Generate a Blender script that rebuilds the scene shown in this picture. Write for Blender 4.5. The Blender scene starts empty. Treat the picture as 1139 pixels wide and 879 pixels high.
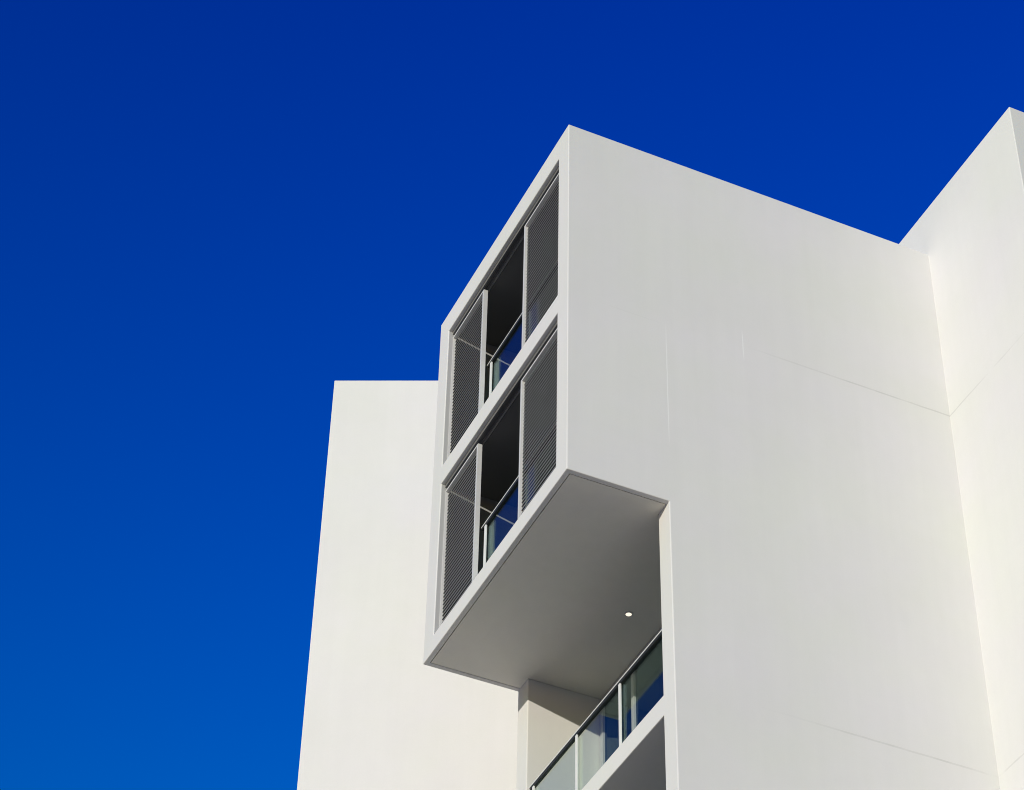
import bpy, bmesh, math, random
from mathutils import Matrix, Vector
random.seed(4)
S = bpy.context.scene
C = S.collection

# ------------------------------------------------------------------ helpers
def new_mat(name):
    m = bpy.data.materials.new(name); m.use_nodes = True
    nt = m.node_tree
    return m, nt, nt.nodes['Principled BSDF']

def N(nt, typ, **kw):
    n = nt.nodes.new(typ)
    for k, v in kw.items(): setattr(n, k, v)
    return n

def math_node(nt, op, a, b=None, c=None, clamp=False):
    n = N(nt, 'ShaderNodeMath', operation=op); n.use_clamp = clamp
    for i, v in enumerate((a, b, c)):
        if v is None: continue
        if isinstance(v, (int, float)): n.inputs[i].default_value = v
        else: nt.links.new(v, n.inputs[i])
    return n.outputs[0]

def mix_col(nt, fac, a, b, blend='MIX'):
    n = N(nt, 'ShaderNodeMix', data_type='RGBA', blend_type=blend)
    for s, v in ((n.inputs[0], fac), (n.inputs[6], a), (n.inputs[7], b)):
        if isinstance(v, (int, float)): s.default_value = v
        elif isinstance(v, tuple): s.default_value = (*v, 1)
        else: nt.links.new(v, s)
    return n.outputs[2]

def noise(nt, vec, scale, detail=3, rough=.55):
    n = N(nt, 'ShaderNodeTexNoise'); n.inputs['Scale'].default_value = scale
    n.inputs['Detail'].default_value = detail; n.inputs['Roughness'].default_value = rough
    nt.links.new(vec, n.inputs['Vector']); return n.outputs['Fac']

def mapping(nt, vec, scale):
    n = N(nt, 'ShaderNodeMapping'); n.inputs['Scale'].default_value = scale
    nt.links.new(vec, n.inputs['Vector']); return n.outputs[0]

def plaster(name, col, joints=False, var=1.0, rough=.75):
    """painted render: soft blotches, rain streaks, trowel grain; optional hairline joints of the wall"""
    m, nt, b = new_mat(name)
    geo = N(nt, 'ShaderNodeNewGeometry'); P = geo.outputs['Position']
    big = noise(nt, P, .45, 4)
    streak = noise(nt, mapping(nt, P, (3.2, 3.2, .16)), 1.6, 5, .6)
    fine = noise(nt, P, 55, 3)
    mid = noise(nt, P, 5, 4)
    v = math_node(nt, 'MULTIPLY', math_node(nt, 'SUBTRACT', big, .5), .10*var)
    v = math_node(nt, 'ADD', v, math_node(nt, 'MULTIPLY', math_node(nt, 'SUBTRACT', streak, .5), .055*var))
    v = math_node(nt, 'ADD', v, math_node(nt, 'MULTIPLY', math_node(nt, 'SUBTRACT', mid, .5), .03*var))
    v = math_node(nt, 'ADD', v, math_node(nt, 'MULTIPLY', math_node(nt, 'SUBTRACT', fine, .5), .05*var))
    f = math_node(nt, 'ADD', v, 1.0)
    cn = N(nt, 'ShaderNodeVectorMath', operation='SCALE'); cn.inputs[0].default_value = col
    nt.links.new(f, cn.inputs['Scale']); base = cn.outputs[0]
    # faint warm / cool drift of the paint
    dr = math_node(nt, 'MULTIPLY_ADD', math_node(nt, 'SUBTRACT', noise(nt, P, .55, 3), .5), 3.0, .5, clamp=True)
    base = mix_col(nt, 1.0, base, mix_col(nt, dr, (1.0, .982, 1.0), (.988, .99, .958)), 'MULTIPLY')
    h = math_node(nt, 'ADD', math_node(nt, 'MULTIPLY', fine, .4), math_node(nt, 'MULTIPLY', mid, .8))
    if joints:
        sx = N(nt, 'ShaderNodeSeparateXYZ'); nt.links.new(P, sx.inputs[0])
        X, Y, Z = sx.outputs
        wob = math_node(nt, 'MULTIPLY', math_node(nt, 'SUBTRACT', noise(nt, P, 3, 4), .5), .018)
        def band(coord, c, hw, soft=.004):
            d = math_node(nt, 'ABSOLUTE', math_node(nt, 'SUBTRACT', math_node(nt, 'ADD', coord, wob), c))
            return math_node(nt, 'SUBTRACT', 1, math_node(nt, 'DIVIDE', math_node(nt, 'SUBTRACT', d, hw), soft), clamp=True)
        def rng(coord, lo, hi, s):
            a = math_node(nt, 'DIVIDE', math_node(nt, 'SUBTRACT', coord, lo), s, clamp=True)
            c2 = math_node(nt, 'DIVIDE', math_node(nt, 'SUBTRACT', hi, coord), s, clamp=True)
            return math_node(nt, 'MULTIPLY', a, c2)
        gap = math_node(nt, 'MULTIPLY_ADD', math_node(nt, 'SUBTRACT', noise(nt, P, 1.7, 3), .33), 3.2, .0, clamp=True)
        dark = 0.0
        for z, x0 in ((3.185, 2.62), (-2.775, 2.58)):
            k = math_node(nt, 'MULTIPLY', band(Z, z, .010, .006), rng(X, x0, 99, 1.6))
            dark = k if isinstance(dark, float) else math_node(nt, 'MAXIMUM', dark, k)
        kshort = math_node(nt, 'MULTIPLY', band(Z, 3.08, .003), rng(X, .45, 1.42, .4))
        dark = math_node(nt, 'MAXIMUM', dark, math_node(nt, 'MULTIPLY', kshort, .4))
        dark = math_node(nt, 'MULTIPLY', dark, gap)
        base = mix_col(nt, math_node(nt, 'MULTIPLY', dark, .42), base, (.42, .41, .39))
        lite = math_node(nt, 'MULTIPLY', band(X, 1.445, .006), rng(Z, .9, 3.15, .5))
        lite2 = math_node(nt, 'MULTIPLY', band(X, 2.62, .006), rng(Z, 2.9, 3.5, .15))
        lite = math_node(nt, 'MAXIMUM', lite, lite2)
        base = mix_col(nt, math_node(nt, 'MULTIPLY', lite, .4), base, (.9, .9, .88))
        h = math_node(nt, 'SUBTRACT', h, math_node(nt, 'MULTIPLY', dark, 1.5))
    nt.links.new(base, b.inputs['Base Color'])
    b.inputs['Roughness'].default_value = rough
    b.inputs['Specular IOR Level'].default_value = .25
    bp = N(nt, 'ShaderNodeBump'); bp.inputs['Strength'].default_value = .10; bp.inputs['Distance'].default_value = .012
    nt.links.new(h, bp.inputs['Height']); nt.links.new(bp.outputs[0], b.inputs['Normal'])
    return m

def metal(name, col, rough=.4, metallic=0.0):
    m, nt, b = new_mat(name)
    geo = N(nt, 'ShaderNodeNewGeometry')
    n1 = noise(nt, geo.outputs['Position'], 9, 4)
    c = mix_col(nt, n1, tuple(x*.92 for x in col), tuple(min(1, x*1.06) for x in col))
    nt.links.new(c, b.inputs['Base Color'])
    nt.links.new(math_node(nt, 'MULTIPLY_ADD', n1, .15, rough-.07), b.inputs['Roughness'])
    b.inputs['Metallic'].default_value = metallic
    return m

def glass(name, tint, spec=1.0):
    """architectural pane: tinted see-through plus a fresnel mirror"""
    m = bpy.data.materials.new(name); m.use_nodes = True; nt = m.node_tree
    for n in list(nt.nodes): nt.nodes.remove(n)
    out = N(nt, 'ShaderNodeOutputMaterial'); tr = N(nt, 'ShaderNodeBsdfTransparent')
    tr.inputs[0].default_value = (*tint, 1)
    gl = N(nt, 'ShaderNodeBsdfGlossy'); gl.inputs['Roughness'].default_value = .015
    gl.inputs[0].default_value = (.72, .95, .93, 1)
    geo = N(nt, 'ShaderNodeNewGeometry'); dt = N(nt, 'ShaderNodeVectorMath', operation='DOT_PRODUCT')
    nt.links.new(geo.outputs['Normal'], dt.inputs[0]); nt.links.new(geo.outputs['Incoming'], dt.inputs[1])
    cs = math_node(nt, 'SUBTRACT', 1, math_node(nt, 'ABSOLUTE', dt.outputs['Value']), clamp=True)
    fr = math_node(nt, 'MULTIPLY_ADD', math_node(nt, 'POWER', cs, 5), .957, .043)
    mx = N(nt, 'ShaderNodeMixShader')
    nt.links.new(math_node(nt, 'MULTIPLY', fr, spec, clamp=True), mx.inputs[0])
    nt.links.new(tr.outputs[0], mx.inputs[1]); nt.links.new(gl.outputs[0], mx.inputs[2])
    nt.links.new(mx.outputs[0], out.inputs[0])
    return m

def bx(bm, x0, x1, y0, y1, z0, z1):
    r = bmesh.ops.create_cube(bm, size=1)
    for v in r['verts']:
        v.co = Vector(((x0+x1)/2 + v.co.x*(x1-x0), (y0+y1)/2 + v.co.y*(y1-y0), (z0+z1)/2 + v.co.z*(z1-z0)))
    return r['verts']

def prism(bm, poly, axis, lo, hi):
    """closed prism of a 2-D outline: axis 'y' -> outline in (x,z); axis 'z' -> outline in (x,y)"""
    def p(u, v, w): return (u, w, v) if axis == 'y' else (u, v, w)
    a = [bm.verts.new(p(u, v, lo)) for u, v in poly]; b = [bm.verts.new(p(u, v, hi)) for u, v in poly]
    bm.faces.new(a); bm.faces.new(b[::-1]); n = len(poly)
    for i in range(n): bm.faces.new((a[i], b[i], b[(i+1) % n], a[(i+1) % n]))
    bmesh.ops.recalc_face_normals(bm, faces=bm.faces[:])

def disc(bm, x, y, z0, z1, r, r_in=None, n=40):
    def ring(rad, z): return [bm.verts.new((x+rad*math.cos(2*math.pi*i/n), y+rad*math.sin(2*math.pi*i/n), z)) for i in range(n)]
    if r_in is None:
        a, b = ring(r, z0), ring(r, z1); bm.faces.new(a[::-1]); bm.faces.new(b)
        for i in range(n): bm.faces.new((a[i], a[(i+1) % n], b[(i+1) % n], b[i]))
    else:
        a, b, c, d = ring(r, z0), ring(r, z1), ring(r_in, z0), ring(r_in, z1)
        for p, q in ((a, b), (b, d), (d, c), (c, a)):
            for i in range(n): bm.faces.new((p[i], p[(i+1) % n], q[(i+1) % n], q[i]))
    bmesh.ops.recalc_face_normals(bm, faces=bm.faces[:])

def obj(name, bm, mat, parent=None, bevel=0, seg=2):
    me = bpy.data.meshes.new(name); bm.to_mesh(me); bm.free(); me.materials.append(mat)
    o = bpy.data.objects.new(name, me); C.objects.link(o)
    if parent: o.parent = parent
    if bevel:
        md = o.modifiers.new('edge', 'BEVEL'); md.width = bevel; md.segments = seg
        md.limit_method = 'ANGLE'; md.angle_limit = math.radians(40)
    return o

def boxes(name, mat, parent, *bs, bevel=0):
    bm = bmesh.new()
    for b in bs: bx(bm, *b)
    return obj(name, bm, mat, parent, bevel)

def carve(o, cutters):
    """cut openings out of a solid and keep the result as its mesh"""
    tmp = []
    for c in cutters:
        bm = bmesh.new(); bx(bm, *c)
        me = bpy.data.meshes.new('cut'); bm.to_mesh(me); bm.free()
        k = bpy.data.objects.new('cut', me); C.objects.link(k); tmp.append(k)
        md = o.modifiers.new('b', 'BOOLEAN'); md.operation = 'DIFFERENCE'; md.solver = 'EXACT'; md.object = k
    bpy.context.view_layer.update()
    dg = bpy.context.evaluated_depsgraph_get()
    me = bpy.data.meshes.new_from_object(o.evaluated_get(dg))
    o.modifiers.clear(); o.data = me
    for k in tmp: bpy.data.objects.remove(k)

# ------------------------------------------------------------------ materials
M = {}
M['render'] = plaster('white_wall_paint', (.69, .682, .663), joints=True)
M['render2'] = plaster('white_tower_paint', (.695, .687, .668))
M['soffit'] = plaster('soffit_paint', (.78, .755, .68), var=1.2)
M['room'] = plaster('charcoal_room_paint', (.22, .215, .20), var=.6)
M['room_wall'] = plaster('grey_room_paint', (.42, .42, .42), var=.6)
M['alu'] = metal('pale_powder_coat', (.62, .61, .60), .42)
M['slat'] = metal('grey_powder_coat', (.175, .173, .171), .5)
M['track'] = metal('dark_track', (.16, .155, .15), .5)
M['rail'] = metal('rail_steel', (.72, .71, .69), .35)
M['black'] = metal('dark_rubber_channel', (.015, .015, .015), .5)
M['door'] = metal('door_frame_paint', (.45, .45, .45), .4)
M['floor'] = plaster('dark_floor_tile', (.045, .044, .042), var=.6)
M['pane'] = glass('balustrade_glass', (.935, .98, .958))
M['dark_pane'] = glass('door_glass', (.10, .13, .15))

# ------------------------------------------------------------------ dimensions (metres; z = 0 is the underside of the box)
GZ = -21.7                    # street level
A = 1.42                      # set-back of the lower facade
B = 5.88                      # where the projecting wing starts
L = 4.51                      # width of the box
HB = 6.40                     # height of the box = roof level
HT = 8.2                      # roof of the plain tower
HW = 7.27                     # wing roof
YR, YL = .32, 4.18            # clear opening
SLAT = 75                     # steep blades, outer edge low
DEP = 2.57                    # back of the balconies

root = bpy.data.objects.new('apartment_building', None); C.objects.link(root)
root.location = (A, 0, GZ)
root['label'] = 'white building with a two-storey louvred box jutting out over a glass-railed balcony'
root['category'] = 'building'
inv = Matrix.Translation(-Vector(root.location))

# body with the overhanging box, one solid, openings carved out
bm = bmesh.new()
prism(bm, [(0, 0), (A, 0), (A, GZ), (B+.3, GZ), (B+.3, HB), (0, HB)], 'y', 0, L)
body = obj('wall', bm, M['render'])
cuts = [(-.5, 2.6, YR, YL, 3.30, 5.99), (-.5, 2.6, YR, YL, .28, 2.96),
        (.075, A, .075, L-.075, -.4, .035)]
for k in range(7):
    z1 = .035 if k == 0 else -3.06-3.05*(k-1)
    cuts.append((A-.6 if k else A-.2, DEP, .30, YL, -2.77-3.05*k, z1))
carve(body, cuts); body.parent = root
md = body.modifiers.new('edge', 'BEVEL'); md.width = .012; md.segments = 2; md.limit_method = 'ANGLE'; md.angle_limit = math.radians(40)

bm = bmesh.new(); bx(bm, B, B+9, -2.3455, 12, GZ, HW)
obj('projecting_wing', bm, M['render'], root, bevel=.012)

# soffit sheet: runs under the box and on into the balcony, leaving a shadow gap round it
g = .010
bm = bmesh.new()
prism(bm, [(.075+g, .075+g), (A-.002, .075+g), (A-.002, .30+g), (DEP-.01, .30+g), (DEP-.01, YL-g), (A-.002, YL-g), (A-.002, L-.075-g), (.075+g, L-.075-g)],
      'z', .004, .03)
obj('soffit', bm, M['soffit'], root)

# recessed downlight
bm = bmesh.new(); disc(bm, 2.0, 2.29, -.004, .003, .058, .041)
dl = obj('downlight', bm, M['alu'], root)
lm, nt, b = new_mat('lamp_lens')
b.inputs['Emission Color'].default_value = (1, .88, .70, 1); b.inputs['Emission Strength'].default_value = 1.05
b.inputs['Base Color'].default_value = (.9, .9, .88, 1)
bm = bmesh.new(); disc(bm, 2.0, 2.29, -.001, .0025, .0405)
obj('light_lens', bm, lm, dl)

# ------------------------------------------------------------------ louvred rooms of the box
def railing(x, ys, y0, y1, zb, zt, hw, hy0, hy1):
    """handrail with posts and panes; ys = post positions"""
    bm = bmesh.new(); bx(bm, x-.025, x+.03, hy0, hy1, zt-.02, zt)
    r = obj('balcony_railing', bm, M['rail'], root, bevel=.004)
    r['label'] = 'glass balustrade with a slim metal handrail'
    boxes('rail_channel', M['black'], r, (x-.018, x+.026, hy0+.02, hy1-.02, zt-.06, zt-.0205))
    for y in ys:
        boxes('railing_post', M['rail'], r, (x-.026, x-.002, y-hw, y+hw, zb, zt-.061), bevel=.003)
    edges = [y0]+[y for y in ys if y0+.1 < y < y1-.1]+[y1]
    for a, c in zip(edges[:-1], edges[1:]):
        boxes('glass_panel', M['pane'], r, (x+.010, x+.021, a+.006, c-.006, zb+.02, zt-.062))
    return r

for zb, zt in ((3.30, 5.99), (.28, 2.96)):
    e = .004
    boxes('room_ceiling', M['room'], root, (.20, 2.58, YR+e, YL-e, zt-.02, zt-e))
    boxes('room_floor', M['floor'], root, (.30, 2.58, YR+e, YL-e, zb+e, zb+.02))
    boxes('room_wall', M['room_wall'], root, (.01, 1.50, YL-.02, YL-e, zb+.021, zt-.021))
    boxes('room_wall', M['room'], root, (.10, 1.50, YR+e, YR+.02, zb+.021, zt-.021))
    # sliding doors at the back of the loggia
    fr = bmesh.new()
    for y in (YR+.06, 1.6, 2.9, YL-.06): bx(fr, 1.52, 1.58, y-.04, y+.04, zb+.08, zt-.09)
    bx(fr, 1.52, 1.58, YR+.021, YL-.021, zb+.021, zb+.079); bx(fr, 1.52, 1.58, YR+.021, YL-.021, zt-.089, zt-.021)
    d = obj('sliding_door', fr, M['track'], root)
    boxes('door_glass', M['dark_pane'], d, (1.545, 1.555, YR+.06, YL-.06, zb+.06, zt-.07))
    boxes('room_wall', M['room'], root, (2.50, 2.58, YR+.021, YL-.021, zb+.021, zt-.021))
    # head and sill tracks of the sliding louvre screens
    boxes('screen_track', M['track'], root, (.060, .085, YR+e, YL-e, zt-.062, zt-e), (.125, .150, YR+e, YL-e, zt-.062, zt-e),
          (.085, .125, YR+e, YL-e, zt-.03, zt-e))
    boxes('sill_track', M['track'], root, (.06, .15, YR+e, YL-e, zb+e, zb+.022))
    for y0, y1 in ((YR+.008, 1.615), (3.03, YL-.008)):
        x0, x1 = .07, .135
        z0, z1 = zb+.03, zt-.112
        st = .042; su = .04 if y0 < 1 else .022      # stile next to the reveal is slimmer
        s = boxes('louver_screen', M['alu'], root, (x0, x1, y0, y0+st, z0, z1), (x0, x1, y1-su, y1, z0, z1),
                  (x0, x1, y0+st, y1-su, z1-.03, z1), (x0, x1, y0+st, y1-su, z0, z0+.04))
        bm = bmesh.new(); n = 38; p = (z1-z0-.08)/n
        for i in range(n):
            zc = z0+.04+(i+.5)*p; xc = x0+.040
            vs = bx(bm, xc-p*.5, xc+p*.5, y0+st-.003, y1-su+.003, zc-.0015, zc+.0015)
            bmesh.ops.rotate(bm, verts=vs, cent=Vector((xc, 0, zc)), matrix=Matrix.Rotation(math.radians(-SLAT), 3, 'Y'))
        obj('louver_slats', bm, M['slat'], s)
    railing(.20, (2.93, 1.75), YR+.01, 2.93, zb+.001, zb+1.115, .022, YR+.008, 3.07)

# ------------------------------------------------------------------ balconies under the box
for k in range(3):
    zs = -2.77-3.05*k
    railing(A+.06, (1.52, 2.75, 4.05), .31, 4.17, zs+.001, zs+1.03, .022, .305, YL-.005)
    zt = 0 if k == 0 else -3.06-3.05*(k-1)
    boxes('balcony_floor', M['floor'], root, (A+.10, DEP-.08, .304, YL-.004, zs+.003, zs+.02))
    fr = bmesh.new()
    ys = (.37, 1.32, 2.25, 3.18, 4.11)
    for y in ys: bx(fr, DEP-.075, DEP-.011, y-.04, y+.04, zs+.06, zt-.07)
    bx(fr, DEP-.075, DEP-.011, .305, YL-.006, zs+.002, zs+.058); bx(fr, DEP-.075, DEP-.011, .305, YL-.006, zt-.068, zt-.035)
    d = obj('sliding_door', fr, M['door'], root)
    boxes('door_glass', M['dark_pane'], d, (DEP-.045, DEP-.035, .36, YL-.06, zs+.05, zt-.06))
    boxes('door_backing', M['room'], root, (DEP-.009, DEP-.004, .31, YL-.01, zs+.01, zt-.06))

# everything so far was modelled in world space: hang it on the building's base point
for o in C.objects:
    if o.parent is root: o.matrix_parent_inverse = inv

# ------------------------------------------------------------------ the plain tower behind, turned to the street
D = Vector((2.6114, -1.2649, 0)).normalized(); Nn = Vector((-D.y, D.x, 0))
kk = (HT+20.06242)/(6.4+20.06242)
P0 = Vector((-9.93718, -20.94704, 0)) + Vector((-1.01257+9.93718, 6.3705+20.94704, 0))*kk
foot = [P0, P0+D*5.6, Vector((B-.12, 13, 0)), P0+Nn*7]
bm = bmesh.new()
prism(bm, [(v.x-P0.x, v.y-P0.y) for v in foot], 'z', 0, HT-GZ)
tw = obj('tower_block', bm, M['render2'], None, bevel=.012)
tw.location = (P0.x, P0.y, GZ)
tw['label'] = 'plain windowless white tower block with a level top, standing behind the louvred box'
tw['category'] = 'tower'

# ------------------------------------------------------------------ ground
m, nt, b = new_mat('sandstone_paving')
geo = N(nt, 'ShaderNodeNewGeometry'); P = geo.outputs['Position']
br = N(nt, 'ShaderNodeTexBrick'); br.inputs['Scale'].default_value = 1.2
br.inputs['Color1'].default_value = (.50, .41, .28, 1); br.inputs['Color2'].default_value = (.56, .46, .32, 1); br.inputs['Mortar'].default_value = (.25, .24, .23, 1)
br.inputs['Mortar Size'].default_value = .01
nt.links.new(P, br.inputs['Vector'])
c = mix_col(nt, math_node(nt, 'MULTIPLY', noise(nt, P, .15, 5), .4), br.outputs['Color'], (.46, .36, .24))
nt.links.new(c, b.inputs['Base Color']); b.inputs['Roughness'].default_value = .9
bm = bmesh.new()
vs = [bm.verts.new((x*3000, y*3000, GZ-.004)) for x, y in ((-1, -1), (1, -1), (1, 1), (-1, 1))]; bm.faces.new(vs)
g = obj('ground', bm, m); g['kind'] = 'structure'

# ------------------------------------------------------------------ light
to_sun = Vector((-1, -.76, .245)).normalized()
elev = math.asin(to_sun.z); 
w = bpy.data.worlds.new('World'); S.world = w; w.use_nodes = True; nt = w.node_tree
sky = N(nt, 'ShaderNodeTexSky', sky_type='NISHITA'); sky.sun_disc = False
sky.sun_elevation = elev; sky.sun_rotation = math.atan2(to_sun.x, to_sun.y)
sky.altitude = 0; sky.air_density = 3.0; sky.dust_density = 0.0; sky.ozone_density = 8.0
bg = nt.nodes['Background']; bg.inputs[1].default_value = .15
# deep polarised blue: one even tint over the whole sky
hs = N(nt, 'ShaderNodeHueSaturation'); hs.inputs['Hue'].default_value = .536; hs.inputs['Saturation'].default_value = 1.2; hs.inputs['Value'].default_value = 1.07
gm = N(nt, 'ShaderNodeGamma'); gm.inputs['Gamma'].default_value = 2.0; nt.links.new(sky.outputs[0], gm.inputs[0])
nt.links.new(gm.outputs[0], hs.inputs['Color']); nt.links.new(hs.outputs[0], bg.inputs[0])
sd = bpy.data.lights.new('sun', 'SUN'); sd.energy = 3.4; sd.angle = math.radians(.5); sd.color = (1, .935, .825)
so = bpy.data.objects.new('sun', sd); C.objects.link(so)
so.rotation_euler = to_sun.to_track_quat('Z', 'Y').to_euler(); so.location = (-20, -12, 30)

# ------------------------------------------------------------------ camera (fitted to the photograph's vanishing points)
cd = bpy.data.cameras.new('camera'); cam = bpy.data.objects.new('camera', cd); C.objects.link(cam); S.camera = cam
cd.sensor_width = 36; cd.lens = 87.4578; cd.clip_end = 10000; cd.clip_start = .1
R_ = Matrix(((0.9086115, 0.29502323, 0.29561197), (-0.41720219, 0.60867979, 0.67487128), (0.01916967, -0.73652576, 0.6761378)))
right, down, fwd = R_.col[0], R_.col[1], R_.col[2]
mw = Matrix((right, -down, -fwd)).transposed().to_4x4(); mw.translation = Vector((-9.93718424, -20.94703622, -20.06241594))
cam.matrix_world = mw

S.render.engine = 'CYCLES'
S.cycles.filter_width = 1.0; S.cycles.max_bounces = 12; S.cycles.diffuse_bounces = 6; S.cycles.transparent_max_bounces = 16
S.view_settings.view_transform = 'Standard'; S.view_settings.look = 'None'; S.view_settings.exposure = 0; S.view_settings.gamma = 1
S.render.resolution_x = 1024; S.render.resolution_y = 790
